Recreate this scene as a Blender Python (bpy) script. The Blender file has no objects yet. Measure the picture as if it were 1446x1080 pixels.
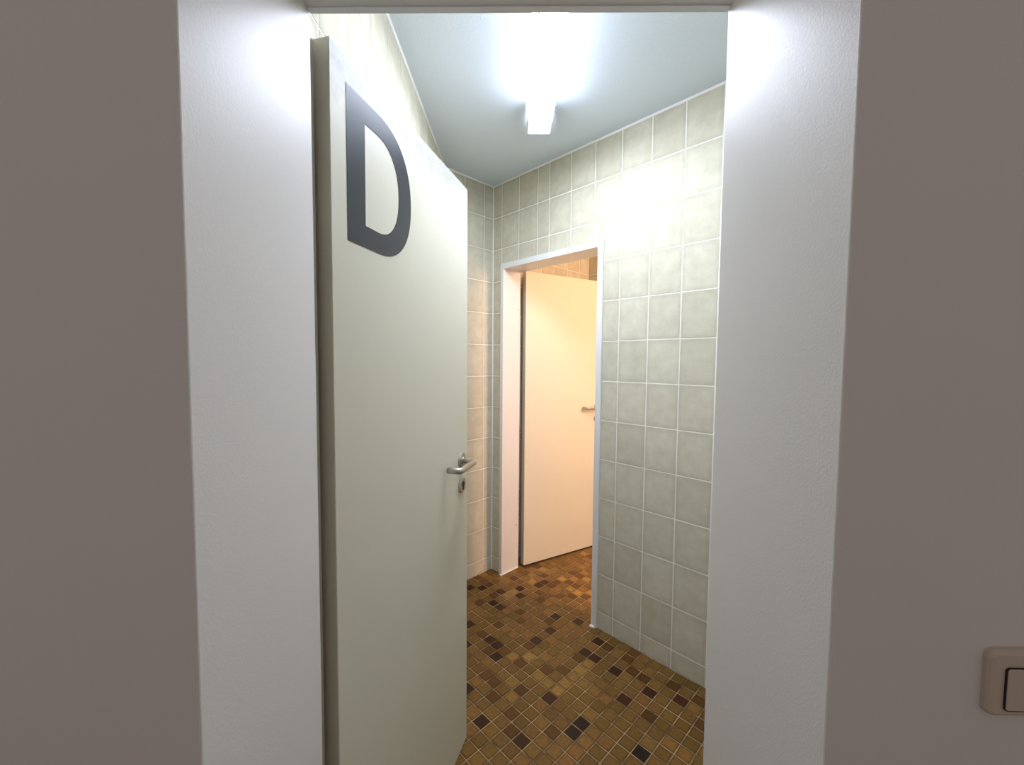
import bpy, bmesh, math, random
from mathutils import Vector, Matrix

random.seed(7)
scene = bpy.context.scene
COL = scene.collection

# ------------------------------------------------------------------ camera
CAM_H = 1.3865
PITCH, ROLL, YAW = 0.0523, 0.0077, math.radians(-0.81)
cam_d = bpy.data.cameras.new('camera')
cam_d.sensor_width = 36.0
cam_d.lens = 36.0 * 575.46 / 1446.0
cam_d.clip_start = 0.01
cam = bpy.data.objects.new('camera', cam_d)
COL.objects.link(cam)
fw = Vector((math.sin(YAW) * math.cos(PITCH), math.cos(YAW) * math.cos(PITCH), -math.sin(PITCH)))
rt0 = Vector((math.cos(YAW), -math.sin(YAW), 0))
up0 = rt0.cross(fw)
rt = rt0 * math.cos(ROLL) + up0 * math.sin(ROLL)
up = up0 * math.cos(ROLL) - rt0 * math.sin(ROLL)
mw = Matrix((rt, up, -fw)).transposed().to_4x4()
mw.translation = (0, 0, CAM_H)
cam.matrix_world = mw
scene.camera = cam

# ------------------------------------------------------------------ world (dim hallway light) and exposure
world = bpy.data.worlds.new('world')
scene.world = world
world.use_nodes = True
bg = world.node_tree.nodes['Background']
bg.inputs[0].default_value = (1.0, 0.86, 0.82, 1)
bg.inputs[1].default_value = 0.28
vs = scene.view_settings
vs.view_transform = 'Standard'
vs.look = 'None'
vs.exposure = 0.0
vs.gamma = 1.0
vs.use_curve_mapping = False

LAMP_E = 95.0        # fluorescent diffuser
WARM_E = 320.0        # globe lamp in the far room

# ------------------------------------------------------------------ building measures (metres)
Q = math.sqrt(0.5)
C0 = Vector((-0.1641, 2.655))          # far corner of the vestibule
ES, ET = Vector((Q, -Q)), Vector((Q, Q))   # s: along right wall, t: away behind it
H = 2.496                              # ceiling
TOPJ = 2.49                            # uppermost joint
XL = -0.428                            # left wall
YF, YR = 0.441, 0.725                  # entry wall front and rear face
OXL, OXR, OZ = -0.361, 0.3495, 1.98    # entry opening
PW, PH = 0.1512, 0.2                   # wall tile pitch
XE = 1.05                              # end wall on the right
SFAR, TFAR = 2.6, 1.03                 # far room extents
WT = 0.13                              # thickness of right wall


def st(s, t):
    return C0 + ES * s + ET * t


# ------------------------------------------------------------------ helpers
def new_obj(name, bm, mat, parent=None, smooth=False, recalc=True):
    if recalc:
        bmesh.ops.recalc_face_normals(bm, faces=bm.faces[:])
    me = bpy.data.meshes.new(name)
    bm.to_mesh(me)
    bm.free()
    if mat:
        me.materials.append(mat)
    if smooth:
        for p in me.polygons:
            p.use_smooth = True
    o = bpy.data.objects.new(name, me)
    COL.objects.link(o)
    if parent:
        o.parent = parent
    return o


def empty(name, loc=(0, 0, 0), rotz=0.0):
    o = bpy.data.objects.new(name, None)
    o.empty_display_size = 0.1
    o.location = loc
    o.rotation_euler = (0, 0, rotz)
    COL.objects.link(o)
    return o


def tag(o, label, cat, group=None, kind=None):
    o['label'] = label
    o['category'] = cat
    if group:
        o['group'] = group
    if kind:
        o['kind'] = kind
    return o


def add_box(bm, x0, x1, y0, y1, z0, z1, M=None):
    vs_ = []
    for z in (z0, z1):
        for x, y in ((x0, y0), (x1, y0), (x1, y1), (x0, y1)):
            v = Vector((x, y, z))
            vs_.append(bm.verts.new(M @ v if M else v))
    for f in ((0, 3, 2, 1), (4, 5, 6, 7), (0, 1, 5, 4), (1, 2, 6, 5), (2, 3, 7, 6), (3, 0, 4, 7)):
        bm.faces.new([vs_[i] for i in f])
    return vs_


def box_obj(name, x0, x1, y0, y1, z0, z1, mat, parent=None, bev=0.0, seg=2, M=None):
    bm = bmesh.new()
    add_box(bm, x0, x1, y0, y1, z0, z1, M)
    if bev:
        bmesh.ops.bevel(bm, geom=bm.edges[:], offset=bev, segments=seg, profile=0.5, affect='EDGES')
    return new_obj(name, bm, mat, parent)


def prism(bm, poly, z0, z1):
    a = [bm.verts.new((x, y, z0)) for x, y in poly]
    b = [bm.verts.new((x, y, z1)) for x, y in poly]
    n = len(poly)
    bm.faces.new(a)
    bm.faces.new(b)
    for i in range(n):
        bm.faces.new((a[i], a[(i + 1) % n], b[(i + 1) % n], b[i]))


def frame_mat(p0, e, n):
    """local x along e, local y along n (into the room), z up"""
    M = Matrix(((e.x, n.x, 0, p0.x), (e.y, n.y, 0, p0.y), (0, 0, 1, 0), (0, 0, 0, 1)))
    return M


def sweep(bm, pts, r, seg=14, cap=True):
    """round tube along points"""
    rings = []
    prev = None
    for i, p in enumerate(pts):
        if i == 0:
            d = pts[1] - pts[0]
        elif i == len(pts) - 1:
            d = pts[-1] - pts[-2]
        else:
            d = (pts[i + 1] - p).normalized() + (p - pts[i - 1]).normalized()
        d.normalize()
        if prev is None:
            a = Vector((0, 0, 1)) if abs(d.z) < 0.9 else Vector((1, 0, 0))
        else:
            a = prev
        u = (a - d * a.dot(d)).normalized()
        prev = u
        w = d.cross(u)
        rings.append([bm.verts.new(p + (u * math.cos(2 * math.pi * k / seg) + w * math.sin(2 * math.pi * k / seg)) * r) for k in range(seg)])
    for a, b in zip(rings, rings[1:]):
        for k in range(seg):
            bm.faces.new((a[k], a[(k + 1) % seg], b[(k + 1) % seg], b[k]))
    if cap:
        bm.faces.new(rings[0][::-1])
        bm.faces.new(rings[-1])


def round_path(pts, rad, n=6):
    out = [pts[0]]
    for a, b, c in zip(pts, pts[1:], pts[2:]):
        p = b + (a - b).normalized() * rad
        q = b + (c - b).normalized() * rad
        for k in range(n + 1):
            u = k / n
            out.append(p * (1 - u) ** 2 + b * 2 * u * (1 - u) + q * u ** 2)
    out.append(pts[-1])
    return out


def lathe_y(bm, prof, seg=28, cx=0.0, cz=0.0):
    """revolve (radius, y) profile about the y axis through (cx, cz)"""
    rings = []
    for r, y in prof:
        if r < 1e-6:
            rings.append([bm.verts.new((cx, y, cz))])
        else:
            rings.append([bm.verts.new((cx + r * math.cos(2 * math.pi * k / seg), y, cz + r * math.sin(2 * math.pi * k / seg))) for k in range(seg)])
    for a, b in zip(rings, rings[1:]):
        for k in range(seg):
            k2 = (k + 1) % seg
            if len(a) == 1:
                bm.faces.new((a[0], b[k], b[k2]))
            elif len(b) == 1:
                bm.faces.new((a[k], a[k2], b[0]))
            else:
                bm.faces.new((a[k], a[k2], b[k2], b[k]))


# ------------------------------------------------------------------ materials
def srgb(r, g, b):
    def f(c):
        c /= 255.0
        return c / 12.92 if c <= 0.04045 else ((c + 0.055) / 1.055) ** 2.4
    return (f(r), f(g), f(b), 1.0)


def mat_new(name, col, rough=0.5, metal=0.0, spec=0.5):
    m = bpy.data.materials.new(name)
    m.use_nodes = True
    b = m.node_tree.nodes['Principled BSDF']
    b.inputs['Base Color'].default_value = col
    b.inputs['Roughness'].default_value = rough
    b.inputs['Metallic'].default_value = metal
    b.inputs['Specular IOR Level'].default_value = spec
    return m, m.node_tree, b


def nd(nt, typ, **kw):
    n = nt.nodes.new(typ)
    for k, v in kw.items():
        setattr(n, k, v)
    return n


def math_n(nt, op, a, b=None, c=None):
    n = nd(nt, 'ShaderNodeMath', operation=op)
    for i, v in enumerate((a, b, c)):
        if v is None:
            continue
        if isinstance(v, (int, float)):
            n.inputs[i].default_value = v
        else:
            nt.links.new(v, n.inputs[i])
    return n.outputs[0]


def mix_col(nt, fac, a, b, blend='MIX'):
    n = nd(nt, 'ShaderNodeMix', data_type='RGBA', blend_type=blend)
    for sock, v in ((n.inputs[0], fac), (n.inputs[6], a), (n.inputs[7], b)):
        if isinstance(v, (int, float)):
            sock.default_value = v
        elif isinstance(v, tuple):
            sock.default_value = v
        else:
            nt.links.new(v, sock)
    return n.outputs[2]


def noise(nt, vec, scale, detail=3.0, rough=0.5):
    n = nd(nt, 'ShaderNodeTexNoise')
    n.inputs['Scale'].default_value = scale
    n.inputs['Detail'].default_value = detail
    n.inputs['Roughness'].default_value = rough
    if vec is not None:
        nt.links.new(vec, n.inputs['Vector'])
    return n.outputs['Fac']


def bump(nt, b, height, strength, dist):
    n = nd(nt, 'ShaderNodeBump')
    n.inputs['Strength'].default_value = strength
    n.inputs['Distance'].default_value = dist
    nt.links.new(height, n.inputs['Height'])
    nt.links.new(n.outputs[0], b.inputs['Normal'])


def geo_pos(nt):
    return nd(nt, 'ShaderNodeNewGeometry').outputs['Position']


def paint_mat(name, col, rough, bscale, bstr, spec=0.5, mottle=0.03, bdist=0.002):
    m, nt, b = mat_new(name, col, rough, 0, spec)
    pos = geo_pos(nt)
    n1 = noise(nt, pos, bscale, 2.0)
    n2 = noise(nt, pos, 6.0, 4.0)
    dark = tuple(c * (1 - mottle * 2) for c in col[:3]) + (1,)
    nt.links.new(mix_col(nt, n2, dark, col), b.inputs['Base Color'])
    bump(nt, b, n1, bstr, bdist)
    return m


M_wall = paint_mat('wall_paint', srgb(226, 224, 220), 0.42, 320, 0.10, 0.28, 0.015)
M_ceil = paint_mat('ceiling_paint', srgb(226, 238, 248), 0.8, 170, 0.25, 0.2, 0.01, 0.003)
M_hall = paint_mat('hall_floor_lino', srgb(120, 110, 100), 0.5, 40, 0.05)
M_lintel = M_wall
M_caulk = paint_mat('caulk', srgb(244, 244, 238), 0.5, 80, 0.1)
M_grout = paint_mat('wall_grout', srgb(246, 245, 234), 0.8, 300, 0.2)
M_frame = paint_mat('frame_enamel', srgb(232, 234, 234), 0.3, 120, 0.06)
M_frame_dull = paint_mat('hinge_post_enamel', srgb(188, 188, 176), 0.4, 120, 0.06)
M_door = paint_mat('door_laminate', srgb(224, 222, 203), 0.46, 420, 0.05, 0.3, 0.015, 0.001)


def dusty_dimmed_door(m):
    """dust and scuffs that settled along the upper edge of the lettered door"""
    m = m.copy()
    m.name = 'door_laminate_dusty_dimmed'
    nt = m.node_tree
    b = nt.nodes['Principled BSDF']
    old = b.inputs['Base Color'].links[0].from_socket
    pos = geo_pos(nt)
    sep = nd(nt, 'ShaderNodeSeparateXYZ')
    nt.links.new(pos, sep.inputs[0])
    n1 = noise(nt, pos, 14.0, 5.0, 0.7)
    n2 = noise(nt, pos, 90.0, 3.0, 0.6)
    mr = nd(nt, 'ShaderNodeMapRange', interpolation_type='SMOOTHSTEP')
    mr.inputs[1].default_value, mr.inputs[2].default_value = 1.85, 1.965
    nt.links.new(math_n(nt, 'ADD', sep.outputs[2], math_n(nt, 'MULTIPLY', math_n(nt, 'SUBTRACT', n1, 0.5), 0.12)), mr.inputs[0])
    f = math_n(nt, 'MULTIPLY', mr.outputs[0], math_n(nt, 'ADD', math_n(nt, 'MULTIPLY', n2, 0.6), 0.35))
    nt.links.new(mix_col(nt, f, old, srgb(112, 119, 118)), b.inputs['Base Color'])  # dust tone painted darker to dim the overlit door top
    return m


M_door_dusty_dimmed = dusty_dimmed_door(M_door)
M_edge = paint_mat('door_edge_band', srgb(205, 198, 178), 0.5, 200, 0.05)
M_steel, _, _b = mat_new('brushed_steel', srgb(196, 192, 182), 0.32, 1.0)
M_dark, _, _b = mat_new('keyhole_black', (0.01, 0.01, 0.01, 1), 0.5)
M_gap_dark, _, _b = mat_new('gap_dark', (0.02, 0.017, 0.02, 1), 0.6)  # near-black filler for the dark gaps under doors and around the rocker
M_switch = paint_mat('switch_plastic', srgb(204, 190, 170), 0.42, 200, 0.03)
M_white, _, _b = mat_new('lamp_tray_white', srgb(215, 220, 222), 0.4)
M_screw, _, _b = mat_new('screw_steel', srgb(120, 115, 108), 0.4, 0.9)


def letter_mat():
    m, nt, b = mat_new('letter_vinyl', srgb(36, 43, 54), 0.3, 0, 0.5)
    pos = geo_pos(nt)
    nt.links.new(mix_col(nt, noise(nt, pos, 30.0, 5.0, 0.7), srgb(18, 27, 42), srgb(26, 36, 53)), b.inputs['Base Color'])
    bump(nt, b, noise(nt, pos, 420, 2.0), 0.06, 0.001)
    return m


M_letter = letter_mat()


def wall_tile_mat():
    m, nt, b = mat_new('wall_tile_glaze', srgb(198, 196, 178), 0.25, 0, 0.03)
    oi = nd(nt, 'ShaderNodeObjectInfo')
    tc = nd(nt, 'ShaderNodeTexCoord')
    off = nd(nt, 'ShaderNodeVectorMath', operation='ADD')
    comb = nd(nt, 'ShaderNodeCombineXYZ')
    nt.links.new(math_n(nt, 'MULTIPLY', oi.outputs['Random'], 37.0), comb.inputs[0])
    nt.links.new(math_n(nt, 'MULTIPLY', oi.outputs['Random'], 91.0), comb.inputs[2])
    nt.links.new(tc.outputs['Object'], off.inputs[0])
    nt.links.new(comb.outputs[0], off.inputs[1])
    v = off.outputs[0]
    cloud = noise(nt, v, 16.0, 4.0, 0.6)
    ramp = nd(nt, 'ShaderNodeValToRGB')
    ramp.color_ramp.elements[0].position = 0.28
    ramp.color_ramp.elements[0].color = srgb(197, 193, 172)
    ramp.color_ramp.elements[1].position = 0.72
    ramp.color_ramp.elements[1].color = srgb(214, 211, 193)
    nt.links.new(cloud, ramp.inputs[0])
    # a faint darker rim, printed in the glaze
    uv = nd(nt, 'ShaderNodeUVMap', uv_map='uv')
    sep = nd(nt, 'ShaderNodeSeparateXYZ')
    nt.links.new(uv.outputs[0], sep.inputs[0])
    ax = math_n(nt, 'ABSOLUTE', math_n(nt, 'SUBTRACT', sep.outputs[0], 0.5))
    ay = math_n(nt, 'ABSOLUTE', math_n(nt, 'SUBTRACT', sep.outputs[1], 0.5))
    rim = math_n(nt, 'SMOOTH_MAX', ax, ay, 0.1)
    mr = nd(nt, 'ShaderNodeMapRange')
    mr.inputs[1].default_value = 0.38
    mr.inputs[2].default_value = 0.5
    nt.links.new(rim, mr.inputs[0])
    rimf = math_n(nt, 'MULTIPLY', mr.outputs[0], math_n(nt, 'MULTIPLY', noise(nt, v, 30, 2.0), 0.7))
    c1 = mix_col(nt, rimf, ramp.outputs[0], srgb(172, 166, 146))
    tint = mix_col(nt, oi.outputs['Random'], (0.93, 0.92, 0.90, 1), (1.02, 1.02, 1.01, 1))
    c2 = mix_col(nt, 1.0, c1, tint, 'MULTIPLY')
    nt.links.new(c2, b.inputs['Base Color'])
    bump(nt, b, noise(nt, v, 22, 3.0), 0.12, 0.004)
    return m


M_tile = wall_tile_mat()


def floor_tile_mat(stuff):
    m, nt, b = mat_new('floor_mosaic_glaze' + ('_far' if stuff else ''), (0.2, 0.13, 0.06, 1), 0.42, 0, 0.25)
    if stuff:
        at = nd(nt, 'ShaderNodeAttribute', attribute_name='tile_colour')
        base = at.outputs['Color']
    else:
        base = nd(nt, 'ShaderNodeObjectInfo').outputs['Color']
    pos = geo_pos(nt)
    n1 = noise(nt, pos, 75.0, 4.0, 0.65)
    n2 = noise(nt, pos, 420.0, 2.0, 0.6)
    k = math_n(nt, 'ADD', math_n(nt, 'MULTIPLY', n1, 0.95), math_n(nt, 'MULTIPLY', n2, 0.8))
    k = math_n(nt, 'ADD', k, 0.12)
    cc = nd(nt, 'ShaderNodeCombineColor')
    for i in range(3):
        nt.links.new(k, cc.inputs[i])
    c1 = mix_col(nt, 1.0, base, cc.outputs[0], 'MULTIPLY')
    uv = nd(nt, 'ShaderNodeUVMap', uv_map='uv')
    sep = nd(nt, 'ShaderNodeSeparateXYZ')
    nt.links.new(uv.outputs[0], sep.inputs[0])
    ax = math_n(nt, 'ABSOLUTE', math_n(nt, 'SUBTRACT', sep.outputs[0], 0.5))
    ay = math_n(nt, 'ABSOLUTE', math_n(nt, 'SUBTRACT', sep.outputs[1], 0.5))
    rim = math_n(nt, 'SMOOTH_MAX', ax, ay, 0.08)
    mr = nd(nt, 'ShaderNodeMapRange')
    mr.inputs[1].default_value = 0.36
    mr.inputs[2].default_value = 0.5
    nt.links.new(rim, mr.inputs[0])
    c2 = mix_col(nt, math_n(nt, 'MULTIPLY', mr.outputs[0], 0.7), c1, (0.035, 0.018, 0.006, 1))
    nt.links.new(c2, b.inputs['Base Color'])
    bump(nt, b, n2, 0.25, 0.001)
    return m


M_floor = floor_tile_mat(False)
M_floor_far = floor_tile_mat(True)


def floor_grout_mat():
    m, nt, b = mat_new('floor_grout', srgb(170, 142, 100), 0.7)
    pos = geo_pos(nt)
    n = noise(nt, pos, 9.0, 4.0, 0.7)
    ramp = nd(nt, 'ShaderNodeValToRGB')
    e = ramp.color_ramp.elements
    e[0].position, e[0].color = 0.38, srgb(104, 76, 46)
    e[1].position, e[1].color = 0.62, srgb(192, 160, 118)
    nt.links.new(n, ramp.inputs[0])
    nt.links.new(ramp.outputs[0], b.inputs['Base Color'])
    return m


M_fgrout = floor_grout_mat()


def diffuser_mat():
    m = bpy.data.materials.new('lamp_diffuser')
    m.use_nodes = True
    nt = m.node_tree
    nt.nodes.clear()
    out = nd(nt, 'ShaderNodeOutputMaterial')
    em = nd(nt, 'ShaderNodeEmission')
    tc = nd(nt, 'ShaderNodeTexCoord')
    sep = nd(nt, 'ShaderNodeSeparateXYZ')
    nt.links.new(tc.outputs['Object'], sep.inputs[0])
    x, y = sep.outputs[0], sep.outputs[1]
    # prismatic dots, 8 mm apart, staggered; the tube behind burns them out in the middle
    sx = math_n(nt, 'SINE', math_n(nt, 'MULTIPLY', x, 2 * math.pi / 0.0150))
    sy = math_n(nt, 'SINE', math_n(nt, 'MULTIPLY', y, 2 * math.pi / 0.0240))
    dot = math_n(nt, 'GREATER_THAN', math_n(nt, 'MULTIPLY', sx, sy), 0.30)
    side = math_n(nt, 'GREATER_THAN', math_n(nt, 'ABSOLUTE', math_n(nt, 'ADD', x, 0.004)), 0.016)
    dot = math_n(nt, 'MULTIPLY', dot, side)
    dot = math_n(nt, 'MULTIPLY', dot, math_n(nt, 'LESS_THAN', y, 0.22))
    # the 60 cm tube ends well short of the cover: both ends of the cover are dimmer
    mr = nd(nt, 'ShaderNodeMapRange')
    mr.inputs[1].default_value = 0.0
    mr.interpolation_type = 'SMOOTHSTEP'
    mr.inputs[2].default_value = 0.15
    mr.inputs[3].default_value = 0.0125
    mr.inputs[4].default_value = 1.0
    nt.links.new(math_n(nt, 'SUBTRACT', 0.43, math_n(nt, 'ABSOLUTE', math_n(nt, 'ADD', y, 0.01))), mr.inputs[0])
    s = math_n(nt, 'MULTIPLY', mr.outputs[0], LAMP_E)
    s = math_n(nt, 'MULTIPLY', s, math_n(nt, 'SUBTRACT', 1.0, math_n(nt, 'MULTIPLY', dot, 1.0 - 0.86 / LAMP_E)))
    zz = nd(nt, 'ShaderNodeMapRange')
    zz.inputs[1].default_value, zz.inputs[2].default_value = 0.0005, 0.012
    zz.inputs[3].default_value, zz.inputs[4].default_value = 1.0, 0.13
    nt.links.new(sep.outputs[2], zz.inputs[0])
    s = math_n(nt, 'MULTIPLY', s, zz.outputs[0])
    em.inputs['Color'].default_value = (0.92, 1.0, 1.19, 1)
    nt.links.new(s, em.inputs['Strength'])
    nt.links.new(em.outputs[0], out.inputs[0])
    return m


M_diff = diffuser_mat()


def emit_mat(name, col, e):
    m = bpy.data.materials.new(name)
    m.use_nodes = True
    nt = m.node_tree
    nt.nodes.clear()
    out = nd(nt, 'ShaderNodeOutputMaterial')
    em = nd(nt, 'ShaderNodeEmission')
    em.inputs[0].default_value = col
    em.inputs[1].default_value = e
    nt.links.new(em.outputs[0], out.inputs[0])
    return m


M_globe = emit_mat('warm_globe_glass', (1.0, 0.585, 0.41, 1), WARM_E)

# ------------------------------------------------------------------ entry wall (hallway side to vestibule)
def entry_wall():
    bm = bmesh.new()
    xs, zs = (-2.2, OXL, OXR, 2.2), (0.0, OZ, 2.75)
    V = {(i, j, k): bm.verts.new((xs[i], y, zs[k])) for i in range(4) for j, y in enumerate((YF, YR)) for k in range(3)}
    for i in range(3):
        for k in range(2):
            if (i, k) == (1, 0):
                continue
            for j in (0, 1):
                bm.faces.new((V[i, j, k], V[i + 1, j, k], V[i + 1, j, k + 1], V[i, j, k + 1]))
    for (p, q) in (((1, 0), (1, 1)), ((1, 1), (2, 1)), ((2, 1), (2, 0)), ((0, 0), (1, 0)), ((2, 0), (3, 0)),
                   ((3, 0), (3, 1)), ((3, 1), (3, 2)), ((0, 0), (0, 1)), ((0, 1), (0, 2)), ((0, 2), (1, 2)), ((1, 2), (2, 2)), ((2, 2), (3, 2))):
        bm.faces.new((V[p[0], 0, p[1]], V[q[0], 0, q[1]], V[q[0], 1, q[1]], V[p[0], 1, p[1]]))
    bmesh.ops.recalc_face_normals(bm, faces=bm.faces[:])
    op = {(1, 0), (1, 1), (2, 1), (2, 0)}
    keys = {v: k for k, v in V.items()}
    ed = []
    for e in bm.edges:
        k1, k2 = keys[e.verts[0]], keys[e.verts[1]]
        if k1[1] == k2[1] and {(k1[0], k1[2]), (k2[0], k2[2])} in ({(1, 0), (1, 1)}, {(1, 1), (2, 1)}, {(2, 1), (2, 0)}):
            ed.append(e)
    bmesh.ops.bevel(bm, geom=ed, offset=0.003, segments=3, profile=0.5, affect='EDGES')
    return new_obj('wall_front', bm, M_wall)


wf = entry_wall()
tag(wf, 'white painted wall around the open entry doorway, seen from the dim hallway', 'wall', kind='structure')

# entry door frame: thin head strip and the hinge post beside the tiled left wall
fr = empty('trim_1', (OXL, YR, 0))
tag(fr, 'entry door frame with hinge post behind the white reveal', 'door frame', kind='structure')
inv = Matrix.Translation((-OXL, -YR, 0))
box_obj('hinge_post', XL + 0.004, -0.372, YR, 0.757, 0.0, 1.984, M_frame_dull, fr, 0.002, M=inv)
box_obj('head_strip', OXL + 0.001, OXR - 0.001, YR - 0.0125, YR, OZ - 0.0022, OZ + 0.004, M_frame, fr, M=inv)

# ------------------------------------------------------------------ tiled walls
_tile_cache = {}


def tile_mesh(w, h, mat, d=0.005, bev=0.0008, key='w'):
    k = (key, round(w, 4), round(h, 4))
    if k in _tile_cache:
        return _tile_cache[k]
    hw, hh = w / 2, h / 2
    ver, fac = [], []
    for (ix, yy) in ((0, -d), (0, -bev), (bev, 0.0)):
        for sx, sz in ((-1, -1), (1, -1), (1, 1), (-1, 1)):
            ver.append((sx * (hw - ix), yy, sz * (hh - ix)))
    for l in (0, 4):
        for i in range(4):
            j = (i + 1) % 4
            fac.append((l + j, l + i, l + 4 + i, l + 4 + j))
    fac.append((11, 10, 9, 8))
    me = bpy.data.meshes.new('tile')
    me.from_pydata(ver, [], fac)
    uvl = me.uv_layers.new(name='uv')
    for lp in me.loops:
        v = me.vertices[lp.vertex_index].co
        uvl.data[lp.index].uv = (v.x / w + 0.5, v.z / h + 0.5)
    me.materials.append(mat)
    _tile_cache[k] = me
    return me


def tiled_wall(name, p0, e, n, length, joints, thick, hole=None, label='', hole_tile=None, slab_ext=(0, 0)):
    """p0: start on the tile face, e: direction, n: into the room"""
    M = frame_mat(p0, e, n)
    bm = bmesh.new()
    g = -0.0009
    xa, xb = -slab_ext[0], length + slab_ext[1]
    if hole:
        h0, h1, hz = hole
        add_box(bm, xa, h0, -thick, g, 0, H, M)
        add_box(bm, h1, xb, -thick, g, 0, H, M)
        add_box(bm, h0, h1, -thick, g, hz, H, M)
    else:
        add_box(bm, xa, xb, -thick, g, 0, H, M)
    root = new_obj(name, bm, M_grout)
    tag(root, label, 'wall', kind='structure')
    xs = [0.0] + sorted(j for j in joints if 0.006 < j < length - 0.006) + [length]
    zs = [0.0] + [TOPJ - PH * k for k in range(12, -1, -1)]
    J = 0.0022
    rot = Matrix(((e.x, n.x, 0), (e.y, n.y, 0), (0, 0, 1))).to_4x4()
    if rot.determinant() < 0:
        rot = Matrix(((-e.x, n.x, 0), (-e.y, n.y, 0), (0, 0, 1))).to_4x4()
    for i in range(len(xs) - 1):
        for k in range(len(zs) - 1):
            a, b = xs[i] + (J if i else 0.002), xs[i + 1] - (J if i + 1 < len(xs) - 1 else 0.002)
            c, d = zs[k] + (J if k else 0.001), zs[k + 1] - J
            rects = [(a, b, c, d)]
            if hole_tile:
                h0, h1, hz = hole_tile
                if b > h0 and a < h1 and c < hz:
                    rects = []
                    if a < h0 - 0.004:
                        rects.append((a, h0, c, d))
                    if b > h1 + 0.004:
                        rects.append((h1, b, c, d))
                    if d > hz + 0.004:
                        rects.append((max(a, h0), min(b, h1), hz, d))
            for (ra, rb, rc, rd) in rects:
                w, h = rb - ra, rd - rc
                if w < 0.004 or h < 0.004:
                    continue
                o = bpy.data.objects.new('tile', tile_mesh(w, h, M_tile))
                c2 = p0 + e * ((ra + rb) / 2)
                tilt = Matrix.Rotation(random.gauss(0, 0.0016), 4, 'X') @ Matrix.Rotation(random.gauss(0, 0.0016), 4, 'Z')
                mt = rot @ tilt
                mt.translation = (c2.x + n.x * random.gauss(0, 0.00015), c2.y + n.y * random.gauss(0, 0.00015), (rc + rd) / 2)
                COL.objects.link(o)
                o.parent = root
                o.matrix_world = mt
    # white bead of sealant under the ceiling
    bm = bmesh.new()
    x_a, x_b = 0.0, length
    vs_ = [bm.verts.new(M @ Vector(p)) for p in ((x_a, -0.002, H - 0.012), (x_a, 0.0035, H - 0.0065), (x_a, 0.0035, H), (x_a, -0.002, H),
                                                 (x_b, -0.002, H - 0.012), (x_b, 0.0035, H - 0.0065), (x_b, 0.0035, H), (x_b, -0.002, H))]
    for f in ((0, 1, 2, 3), (4, 7, 6, 5), (0, 4, 5, 1), (1, 5, 6, 2), (2, 6, 7, 3), (3, 7, 4, 0)):
        bm.faces.new([vs_[i] for i in f])
    new_obj('ceiling_sealant', bm, M_caulk, root)
    return root


LEN_R = (XE - C0.x) / Q
joints_R = [1.3775 - PW * j for j in range(-2, 7)] + [0.3821 - PW * j for j in range(3)]
F_IN0, F_IN1, F_INZ = 0.108, 0.801, 1.962     # inner edges of the inner door frame
F_OUT0, F_OUT1, F_OUTZ = 0.081, 0.834, 1.995
wr = tiled_wall('wall_right', C0, ES, -ET, LEN_R, joints_R, WT,
                hole=(F_IN0 - 0.006, F_IN1 + 0.006, F_INZ + 0.006), hole_tile=(F_OUT0 + 0.004, F_OUT1 - 0.004, F_OUTZ - 0.004),
                label='diagonal beige tiled wall with the inner doorway', slab_ext=(0.0, 0.98))
LEN_B = (C0.x - XL) / Q
wb = tiled_wall('wall_back', C0, -ET, ES, LEN_B, [0.0754, 0.2266], 0.12,
                label='narrow beige tiled wall between the lettered door and the inner doorway', slab_ext=(0.0, 0.05))
YLB = C0.y - (C0.x - XL)
LEN_L = YLB - YR
joints_L = [0.8944 + PW * k - YR for k in range(-1, 11)]
wl = tiled_wall('wall_left', Vector((XL, YR)), Vector((0, 1)), Vector((1, 0)), LEN_L, joints_L, 0.12,
                label='beige tiled wall behind the opened lettered door', slab_ext=(0.0, 0.0))
YE = C0.y - (XE - C0.x)
we = tiled_wall('wall_end', Vector((XE, YE)), Vector((0, -1)), Vector((-1, 0)), YE - YR, [0.1 + PW * k for k in range(5)], 0.12,
                label='beige tiled end wall right of the entry doorway', slab_ext=(0.12, 0.0))
# far room
wfl = tiled_wall('wall_far_left', st(0.012, WT), ET, ES, TFAR - WT, [TFAR - WT - 0.126 - PW * k for k in range(6)], 0.10,
                 label='warm lit tiled wall above the inner door', slab_ext=(0.0, 0.10))
wfb = tiled_wall('wall_far_back', st(0.012, TFAR), ES, -ET, SFAR - 0.012, [0.11 + PW * k for k in range(18)], 0.10,
                 label='shaded tiled wall at the back of the inner room', slab_ext=(0.0, 0.10))
wfr = tiled_wall('wall_far_right', st(SFAR, WT), ET, -ES, TFAR - WT, [0.08 + PW * k for k in range(6)], 0.10,
                 label='tiled wall of the inner room that carries the globe lamp', slab_ext=(0.0, 0.0))
# corner bead where the two visible walls meet
bm = bmesh.new()
mc = frame_mat(C0, ES, -ET)
vs_ = [bm.verts.new(mc @ Vector(p)) for z in (0.0, H) for p in ((-0.002, -0.002, z), (0.0055, -0.002, z), (0.0045, 0.0012, z), (0.0012, 0.0045, z), (-0.002, 0.0055, z))]
bm.faces.new(vs_[:5])
bm.faces.new(vs_[5:])
for i in range(5):
    bm.faces.new((vs_[i], vs_[(i + 1) % 5], vs_[5 + (i + 1) % 5], vs_[5 + i]))
new_obj('corner_sealant', bm, M_caulk, wr)

# ------------------------------------------------------------------ ceiling
bm = bmesh.new()
a1 = st(-0.2, TFAR + 0.15)
a2 = st(SFAR + 0.15, TFAR + 0.15)
prism(bm, [(XL - 0.12, YR), (XE + 0.3, YR), (2.9, YR), (2.9, 3.9), (-0.6, 3.9)], H, H + 0.1)
ce = new_obj('ceiling', bm, M_ceil)
tag(ce, 'white textured ceiling lit by the fluorescent lamp', 'ceiling', kind='structure')

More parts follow.
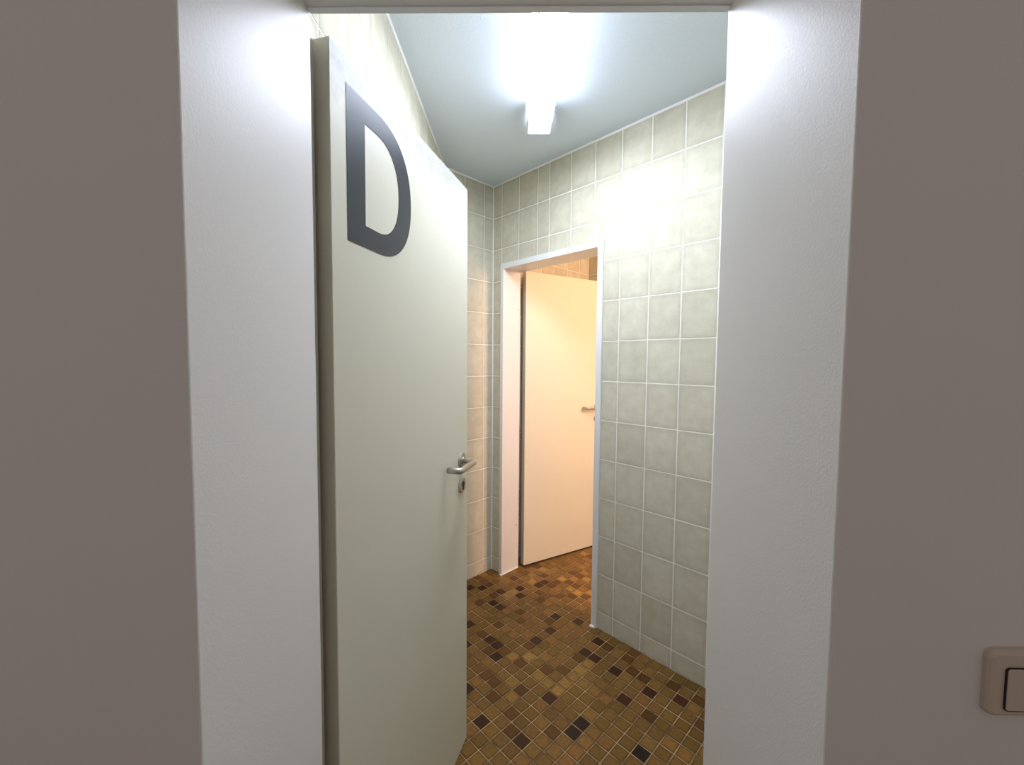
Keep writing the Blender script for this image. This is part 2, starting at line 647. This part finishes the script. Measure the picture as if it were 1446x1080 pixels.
# ------------------------------------------------------------------ floor: brown mosaic
FP, FS0, FT0 = 0.0545, 0.434, -0.166
bm = bmesh.new()
prism(bm, [(XL - 0.12, YF + 0.05), (2.9, YF + 0.05), (2.9, 3.9), (-0.6, 3.9)], -0.06, -0.0011)
fl = new_obj('floor', bm, M_fgrout)
tag(fl, 'brown mosaic tile floor running diagonally through both rooms', 'floor', kind='structure')


def pix(X, Y, Z):
    P = Vector((X, Y, Z)) - Vector((0, 0, CAM_H))
    d = P.dot(fw)
    if d < 0.05:
        return (-999, -999)
    return (723 + 575.46 * P.dot(rt) / d, 540 - 575.46 * P.dot(up) / d)


def unpix(x, y):
    r = fw + rt * ((x - 723) / 575.46) - up * ((y - 540) / 575.46)
    k = -CAM_H / r.z
    p = Vector((r.x * k, r.y * k)) - C0
    return p.dot(ES), p.dot(ET)


def idx(s, t):
    return math.floor((s - FS0) / FP), math.floor((t - FT0) / FP)


PAL = {
    'v': [(30, 22, 12), (36, 24, 15)],
    'e': [(58, 30, 8), (52, 29, 8), (62, 32, 12)],
    'd': [(94, 60, 21), (88, 57, 19), (98, 62, 24)],
    'm': [(124, 91, 40), (115, 84, 36), (126, 90, 42), (119, 89, 39), (112, 84, 34)],
    'l': [(144, 109, 50), (150, 116, 55), (140, 104, 52)],
}
# the tiles one can recognise by their tone, by where they lie in the photograph
MARK = {
    'v': [(820.8, 1022.5), (807.5, 1034), (904, 1064)],
    'e': [(700.8, 925.8), (756.7, 903.3), (662.5, 971.7), (774, 985), (679, 1018), (735, 1045.8), (880.8, 987.5), (868.3, 947.5),
          (961.7, 989), (917.5, 978), (839, 929), (846.7, 905), (707.8, 834.4), (697.8, 850), (706.7, 855.6), (735.6, 830), (735.6, 840),
          (681, 828.3), (664, 828.3), (664.4, 880), (762.2, 825.6), (770, 821), (787, 870), (818, 876.7), (693, 902), (702, 910),
          (700.5, 926.7), (757, 903.3), (665, 879), (661.7, 909), (845.5, 905.5), (839, 928), (869, 946.7), (826.7, 919.4), (779, 889.4)],
    'd': [(701.7, 909), (691, 902.5), (690, 917.5), (712.5, 916.7), (735.8, 935), (770.8, 944), (796.7, 944), (816.7, 927.5), (825, 918),
          (697.5, 962.5), (685, 953), (696, 983), (735, 973), (721.7, 1006.7), (721.7, 1031), (778, 1034), (907.5, 957.5), (893, 947.5),
          (858, 912.5), (915, 1011), (891.7, 921), (886.7, 931), (951.7, 968), (988, 990), (988, 1021.7), (678, 849.4), (690.5, 823),
          (676, 815.6), (686, 819), (726.7, 815.6), (736, 861.7), (735, 874), (699.4, 839), (742.8, 807), (781, 825), (814.4, 826.7),
          (804.4, 821.7), (762.8, 835), (762.2, 846), (790, 840.6), (828, 842), (776.7, 874.4), (810.6, 841.7), (767.8, 812),
          (682, 894), (734.4, 874.4), (704.4, 881), (746, 912.8), (735, 934.4), (691, 917.8), (815.6, 927), (795.6, 944), (818, 877), (887.8, 945.5),
          (858.9, 912)],
    'l': [(748, 926.7), (772.5, 926.7), (759, 953), (773, 963), (786.7, 974), (798, 964), (811, 954), (724, 984), (723, 963), (725, 926),
          (721.7, 839), (726, 834), (752.8, 820.6), (766.7, 802), (816.7, 835.5), (828.9, 807.8), (823, 801), (812, 816.7), (794.4, 817),
          (768, 803), (747, 813), (828.9, 938), (818.3, 946), (808, 953.9), (798, 966), (822, 964)],
}
TONE = {}
for key in ('l', 'd', 'e', 'v'):
    for (px_, py_) in MARK[key]:
        TONE[idx(*unpix(px_, py_))] = key


def in_region(s, t):
    p = st(s, t)
    if 0.0 < s < SFAR and WT < t < TFAR:
        return True
    if F_IN0 < s < F_IN1 and 0.0 <= t <= WT:
        return True
    return t < 0 and s > 0 and p.x > XL and p.x < XE and p.y > YF + 0.08


# opening of the lettered door, used only to tell which tiles are in view
HA, HB = Vector((-0.3461, 0.7611)), Vector((-0.1775, 1.4215))
cells = []
for i in range(-9, 42):
    for j in range(-45, 25):
        s, t = FS0 + (i + 0.5) * FP, FT0 + (j + 0.5) * FP
        if not in_region(s, t):
            continue
        p = st(s, t)
        x, y = pix(p.x, p.y, 0)
        vis = 645 < x < 1000 and 765 < y < 1095
        if t > 0 and vis:
            vis = x < 843
        cells.append((0 if vis else 1, p.length, i, j, s, t, p))
cells.sort(key=lambda c: c[:4])
fm = bpy.data.meshes.new('mosaic_tile')
hw = (FP - 0.0034) / 2
ver = []
for inset, z in ((0.0, -0.002), (0.0, -0.0007), (0.0012, 0.0)):
    for sx, sy in ((-1, -1), (1, -1), (1, 1), (-1, 1)):
        ver.append((sx * (hw - inset), sy * (hw - inset), z))
fac = [(l + i, l + (i + 1) % 4, l + 4 + (i + 1) % 4, l + 4 + i) for l in (0, 4) for i in range(4)] + [(8, 9, 10, 11)]
fm.from_pydata(ver, [], fac)
ul = fm.uv_layers.new(name='uv')
for lp in fm.loops:
    v = fm.vertices[lp.vertex_index].co
    ul.data[lp.index].uv = (v.x / (2 * hw) + 0.5, v.y / (2 * hw) + 0.5)
fm.materials.append(M_floor)
ang = math.atan2(ES.y, ES.x)
sv, sf, sc = [], [], []
for n_, (flag, dist, i, j, s, t, p) in enumerate(cells):
    rr = random.Random(i * 131 + j * 17 + 5)
    tone = TONE.get((i, j))
    if tone is None:
        tone = 'm'
        if flag or t > 0.1:
            tone = rr.choice('mmmmmdl')
    c = rr.choice(PAL[tone])
    kk = rr.uniform(0.92, 1.08)
    colr = srgb(min(255, c[0] * kk), min(255, c[1] * kk), min(255, c[2] * kk))
    z = rr.uniform(-0.0003, 0.0003)
    a_ = ang + rr.gauss(0, 0.008)
    if n_ < 300:
        o = bpy.data.objects.new('mosaic_tile', fm)
        COL.objects.link(o)
        o.parent = fl
        o.location = (p.x, p.y, z)
        o.rotation_euler = (rr.gauss(0, 0.004), rr.gauss(0, 0.004), a_)
        o.color = colr
    else:
        b0 = len(sv)
        ca, sa = math.cos(a_), math.sin(a_)
        for v in ver:
            sv.append((p.x + v[0] * ca - v[1] * sa, p.y + v[0] * sa + v[1] * ca, v[2] + z))
        for f in fac:
            sf.append(tuple(b0 + q_ for q_ in f))
            sc.append((colr, b0))
me = bpy.data.meshes.new('mosaic_tiles_rest')
me.from_pydata(sv, [], sf)
ul = me.uv_layers.new(name='uv')
for lp in me.loops:
    v = ver[lp.vertex_index % 12]
    ul.data[lp.index].uv = (v[0] / (2 * hw) + 0.5, v[1] / (2 * hw) + 0.5)
at = me.color_attributes.new('tile_colour', 'FLOAT_COLOR', 'POINT')
for (cl, b0) in sc:
    for k in range(12):
        at.data[b0 + k].color = cl
me.materials.append(M_floor_far)
mo = bpy.data.objects.new('mosaic_tiles', me)
COL.objects.link(mo)
mo.parent = fl
mo['kind'] = 'stuff'

# hallway floor in front of the entry wall
hf = box_obj('floor_hallway', -2.2, 2.2, -2.0, YF + 0.05, -0.06, 0.0, M_hall)
tag(hf, 'dull hallway floor in front of the entry doorway', 'floor', kind='structure')

# ------------------------------------------------------------------ lever handle sets
def lever_handle(parent, u, z, out, thick):
    """on a leaf whose local x runs from hinge to free edge and local y out of the shown face"""
    r = 0.0098
    bm = bmesh.new()
    pts = [Vector((u, out - 0.004, z)), Vector((u, out + 0.052, z)), Vector((u - 0.132, out + 0.052, z)), Vector((u - 0.132, out + 0.010, z))]
    sweep(bm, round_path(pts, 0.019, 8), r, 18)
    h = new_obj('handle', bm, M_steel, parent, smooth=True)
    h['label'] = 'brushed steel U-shaped lever'
    bm = bmesh.new()
    lathe_y(bm, [(0.0, out - 0.001), (0.026, out - 0.001), (0.026, out + 0.006), (0.0245, out + 0.008), (0.014, out + 0.0085), (0.0135, out + 0.012), (0.0, out + 0.012)], 32, u, z)
    new_obj('rose', bm, M_steel, h)
    bm = bmesh.new()
    zc = z - 0.085
    lathe_y(bm, [(0.0, out - 0.001), (0.026, out - 0.001), (0.026, out + 0.006), (0.0245, out + 0.008), (0.0, out + 0.0085)], 32, u, zc)
    e = new_obj('key_escutcheon', bm, M_steel, parent)
    bm = bmesh.new()
    lathe_y(bm, [(0.0, out + 0.0075), (0.0095, out + 0.0075), (0.0095, out + 0.0095), (0.0, out + 0.0095)], 20, u, zc + 0.004)
    add_box(bm, u - 0.005, u + 0.005, out + 0.0075, out + 0.0093, zc - 0.016, zc + 0.004)
    new_obj('keyhole', bm, M_dark, e)


# ------------------------------------------------------------------ lettered door
dv = (HB - HA)
W1 = 0.684
rz1 = math.atan2(dv.y, dv.x)
d1 = empty('door_1', (HA.x, HA.y, 0), rz1)
tag(d1, 'open off-white door with a large dark letter D and steel lever', 'door', kind='structure')
# local frame: x hinge -> free edge, +y is to the left of it (hidden side), shown face at y = 0 facing -y
bm = bmesh.new()
add_box(bm, 0, W1, 0.0, 0.040, 0.007, 1.970)
bmesh.ops.bevel(bm, geom=bm.edges[:], offset=0.0012, segments=2, profile=0.5, affect='EDGES')
lf = new_obj('leaf', bm, M_door_dusty_dimmed, d1)
box_obj('edge_band', -0.0012, 0.0003, 0.0015, 0.0385, 0.0085, 1.9685, M_edge, d1)
box_obj('bottom_gap_fill', 0.003, W1 - 0.003, 0.004, 0.036, 0.0012, 0.0072, M_gap_dark, d1)  # solid near-black strip standing in for the dark gap under the leaf


def letter_D(parent, x0, x1, z0, z1, stem, bar):
    bm = bmesh.new()
    n = 40
    zc, rz = (z0 + z1) / 2, (z1 - z0) / 2

    def loop(xa, xs, xb, rz_, ex):
        pts = [(xa, zc + rz_), ((xa + xs) / 2, zc + rz_)]
        for k in range(n + 1):
            a = math.pi / 2 - math.pi * k / n
            c, s = math.cos(a), math.sin(a)
            pts.append((xs + (xb - xs) * abs(c) ** (2 / ex), zc + rz_ * math.copysign(abs(s) ** (2 / ex), s)))
        pts += [((xa + xs) / 2, zc - rz_), (xa, zc - rz_)]
        return pts
    o = loop(x0, x0 + 0.105, x1, rz, 2.25)
    i = loop(x0 + stem, x0 + 0.105, x1 - 0.0575, rz - bar, 2.2)
    vo = [[bm.verts.new((x, y, z)) for x, z in o] for y in (0.0002, -0.0007)]
    vi = [[bm.verts.new((x, y, z)) for x, z in i] for y in (0.0002, -0.0007)]
    m = len(o)
    for k in range(m):
        k2 = (k + 1) % m
        bm.faces.new((vo[1][k], vo[1][k2], vi[1][k2], vi[1][k]))
        bm.faces.new((vo[0][k], vi[0][k], vi[0][k2], vo[0][k2]))
        bm.faces.new((vo[0][k], vo[0][k2], vo[1][k2], vo[1][k]))
        bm.faces.new((vi[0][k], vi[1][k], vi[1][k2], vi[0][k2]))
    lo = new_obj('letter_d', bm, M_letter, parent)
    lo['label'] = 'large dark blue-grey letter D'


letter_D(d1, 0.0455, 0.293, 1.6205, 1.9187, 0.0585, 0.0455)
# the handle builder works with the face outwards along +y, so mirror through a turned holder
def mirrored_handle(parent, u, z):
    before = set(bpy.data.objects)
    lever_handle(parent, u, z, 0.0, 0.04)
    for o in [o for o in bpy.data.objects if o not in before]:
        for v in o.data.vertices:
            v.co.y = -v.co.y
        o.data.flip_normals()


mirrored_handle(d1, 0.628, 1.048)

# ------------------------------------------------------------------ inner door frame
f2 = empty('trim_2', (C0.x, C0.y, 0), math.atan2(ES.y, ES.x))
tag(f2, 'white enamelled steel frame of the inner doorway in the tiled wall', 'door frame', kind='structure')
# local: x = s, y = t  (ES, ET is right handed: ES x ET = +z)


def L_piece(name, quads):
    bm = bmesh.new()
    for q_ in quads:
        add_box(bm, *q_)
    return new_obj(name, bm, M_frame, f2)


FT = -0.011
for name, sgn, a, b in (('jamb', 1, F_IN0, F_OUT0), ('jamb', -1, F_IN1, F_OUT1)):
    bm = bmesh.new()
    # profile polygon: face flange, lining, rebate step at the far side
    poly = [(b, FT), (a, FT), (a, 0.118), (a - sgn * 0.012, 0.118), (a - sgn * 0.012, 0.142), (b, 0.142), (b, 0.131), (a - sgn * 0.005, 0.131), (a - sgn * 0.005, 0.0), (b, 0.0)]
    poly = [(b, FT), (a, FT), (a, 0.142), (a - sgn * 0.0058, 0.142), (a - sgn * 0.0058, 0.0005), (b, 0.0005)]
    prism(bm, poly, 0.0, F_OUTZ)
    vert = [e for e in bm.edges if abs(e.verts[0].co.z - e.verts[1].co.z) > 0.5 and all(abs(v.co.y - FT) < 1e-4 for v in e.verts)]
    bmesh.ops.bevel(bm, geom=vert, offset=0.0025, segments=2, profile=0.5, affect='EDGES')
    new_obj(name, bm, M_frame, f2)
bm = bmesh.new()
prof = [(FT, F_OUTZ - 0.0005), (FT, F_INZ), (0.142, F_INZ), (0.142, F_INZ + 0.0058), (0.0005, F_INZ + 0.0058), (0.0005, F_OUTZ - 0.0005)]
va = [bm.verts.new((F_IN0 - 0.001, y, z)) for y, z in prof]
vb = [bm.verts.new((F_IN1 + 0.001, y, z)) for y, z in prof]
bm.faces.new(va)
bm.faces.new(vb)
for k in range(6):
    bm.faces.new((va[k], va[(k + 1) % 6], vb[(k + 1) % 6], vb[k]))
new_obj('head', bm, M_frame, f2)
for z_ in (1.7213, 0.295):
    bm = bmesh.new()
    seg = 12
    for xx in (F_IN0, F_IN0 + 0.0015):
        pass
    ra = [bm.verts.new((F_IN0 - 0.001, 0.122 + 0.0042 * math.cos(2 * math.pi * k / seg), z_ + 0.0042 * math.sin(2 * math.pi * k / seg))) for k in range(seg)]
    rb = [bm.verts.new((F_IN0 + 0.001, 0.122 + 0.0036 * math.cos(2 * math.pi * k / seg), z_ + 0.0036 * math.sin(2 * math.pi * k / seg))) for k in range(seg)]
    bm.faces.new(ra)
    bm.faces.new(rb)
    for k in range(seg):
        bm.faces.new((ra[k], ra[(k + 1) % seg], rb[(k + 1) % seg], rb[k]))
    new_obj('screw', bm, M_screw, f2)


def blob(name, x, y, rx, ry, rz_, mat, parent, seed=0):
    rr = random.Random(seed)
    bm = bmesh.new()
    bmesh.ops.create_icosphere(bm, subdivisions=2, radius=1.0)
    for v in bm.verts:
        k = rr.uniform(0.8, 1.15)
        v.co = Vector((x + v.co.x * rx * k, y + v.co.y * ry * k, max(0.0, v.co.z * rz_ * k)))
    return new_obj(name, bm, mat, parent, smooth=True)


blob('sealant_blob', F_IN1 + 0.008, FT - 0.003, 0.016, 0.009, 0.010, M_caulk, f2, 1)
blob('sealant_blob', F_IN0 - 0.006, FT - 0.002, 0.016, 0.006, 0.007, M_caulk, f2, 2)
bm = bmesh.new()
add_box(bm, F_IN0 - 0.001, F_IN0 + 0.004, 0.0, 0.14, 0.0, 0.005)
new_obj('sealant_bead', bm, M_caulk, f2)

# ------------------------------------------------------------------ inner door, opened into the far room
D2A, D2B = Vector((0.0500, 2.680)), Vector((0.5669, 2.992))
dv2 = D2B - D2A
d2 = empty('door_2', (D2A.x, D2A.y, 0), math.atan2(dv2.y, dv2.x))
tag(d2, 'plain cream inner door standing open in warm light, with steel lever', 'door', kind='structure')
bm = bmesh.new()
add_box(bm, 0, 0.69, 0.0, 0.040, 0.012, 1.970)
bmesh.ops.bevel(bm, geom=bm.edges[:], offset=0.0012, segments=2, profile=0.5, affect='EDGES')
new_obj('leaf', bm, M_door, d2)
box_obj('edge_band', -0.0012, 0.0003, 0.0015, 0.0385, 0.0135, 1.9685, M_edge, d2)
box_obj('bottom_gap_fill', 0.003, 0.687, 0.004, 0.036, 0.0012, 0.0125, M_gap_dark, d2)  # same near-black filling of the gap below this leaf
mirrored_handle(d2, 0.622, 1.055)

# ------------------------------------------------------------------ fluorescent ceiling lamp
LX, LY = 0.088, 1.4275
lamp = empty('ceiling_lamp', (LX, LY, 2.43))
tag(lamp, 'long fluorescent lamp with prismatic cover on the ceiling', 'lamp')
LL = 0.5075
bm = bmesh.new()
prof = []
wh, hh = 0.0555, 0.052
prof.append((-wh, hh))
for k in range(7):
    a = math.pi + (math.pi / 2) * k / 6
    prof.append((-wh + 0.013 + 0.013 * math.cos(a), 0.013 + 0.013 * math.sin(a)))
for k in range(7):
    a = 1.5 * math.pi + (math.pi / 2) * k / 6
    prof.append((wh - 0.013 + 0.013 * math.cos(a), 0.013 + 0.013 * math.sin(a)))
prof.append((wh, hh))
ra = [bm.verts.new((x, -LL, z)) for x, z in prof]
rb = [bm.verts.new((x, LL, z)) for x, z in prof]
for k in range(len(prof) - 1):
    bm.faces.new((ra[k], ra[k + 1], rb[k + 1], rb[k]))
new_obj('diffuser', bm, M_diff, lamp)
for yy in (-LL, LL):
    bm = bmesh.new()
    pr = [(x * 1.012, (z - 0.001)) for x, z in prof]
    t_ = 0.004
    va = [bm.verts.new((x, yy - t_ / 2, z)) for x, z in pr]
    vb = [bm.verts.new((x, yy + t_ / 2, z)) for x, z in pr]
    bm.faces.new(va)
    bm.faces.new(vb)
    for k in range(len(pr)):
        bm.faces.new((va[k], va[(k + 1) % len(pr)], vb[(k + 1) % len(pr)], vb[k]))
    new_obj('end_cap', bm, M_white, lamp)
box_obj('tray', -0.050, 0.050, -0.495, 0.4325, 0.045, H - 2.43, M_white, lamp, 0.002)

# ------------------------------------------------------------------ warm globe lamp in the far room (out of view, it lights that room)
gp = st(SFAR - 0.13, 0.74)
gl = empty('globe_lamp', (gp.x, gp.y, 2.03), math.atan2(ES.y, ES.x))
tag(gl, 'warm glowing globe lamp on the tiled wall of the inner room', 'lamp')
bm = bmesh.new()
bmesh.ops.create_uvsphere(bm, u_segments=24, v_segments=14, radius=0.09)
new_obj('globe', bm, M_globe, gl, smooth=True)
bm = bmesh.new()
sweep(bm, [Vector((0.06, 0, 0)), Vector((0.10, 0, 0)), Vector((0.128, 0, 0))], 0.028, 20)
new_obj('wall_mount', bm, M_white, gl)

# ------------------------------------------------------------------ light switch on the hallway side
sw = empty('light_switch', (0.5523, YF, 1.040))
tag(sw, 'beige rocker light switch on the dim wall right of the doorway', 'light switch')


def rounded_plate(x0, x1, z0, z1, y0, y1, r, bev):
    bm = bmesh.new()
    def ring(ins, y):
        out = []
        for cx, cz, a0 in ((x1 - r, z1 - r, 0), (x0 + r, z1 - r, 90), (x0 + r, z0 + r, 180), (x1 - r, z0 + r, 270)):
            for k in range(7):
                a = math.radians(a0 + 15 * k)
                out.append(bm.verts.new((cx + (r - ins) * math.cos(a), y, cz + (r - ins) * math.sin(a))))
        return out
    rings = [ring(0, y0), ring(0, y1 + bev), ring(bev * 0.35, y1 + bev * 0.35), ring(bev, y1)]
    for a, b in zip(rings, rings[1:]):
        m = len(a)
        for k in range(m):
            bm.faces.new((a[k], a[(k + 1) % m], b[(k + 1) % m], b[k]))
    bm.faces.new(rings[0])
    bm.faces.new(rings[-1])
    return bm


new_obj('cover_plate', rounded_plate(-0.0366, 0.0366, -0.0375, 0.0366, 0.0005, -0.0085, 0.009, 0.004), M_switch, sw)
new_obj('rocker_gap', rounded_plate(-0.0213, 0.0213, -0.0293, 0.0193, -0.007, -0.0103, 0.004, 0.0001), M_gap_dark, sw)
new_obj('rocker', rounded_plate(-0.0203, 0.0203, -0.0284, 0.0184, -0.0075, -0.0110, 0.0035, 0.0008), M_switch, sw)
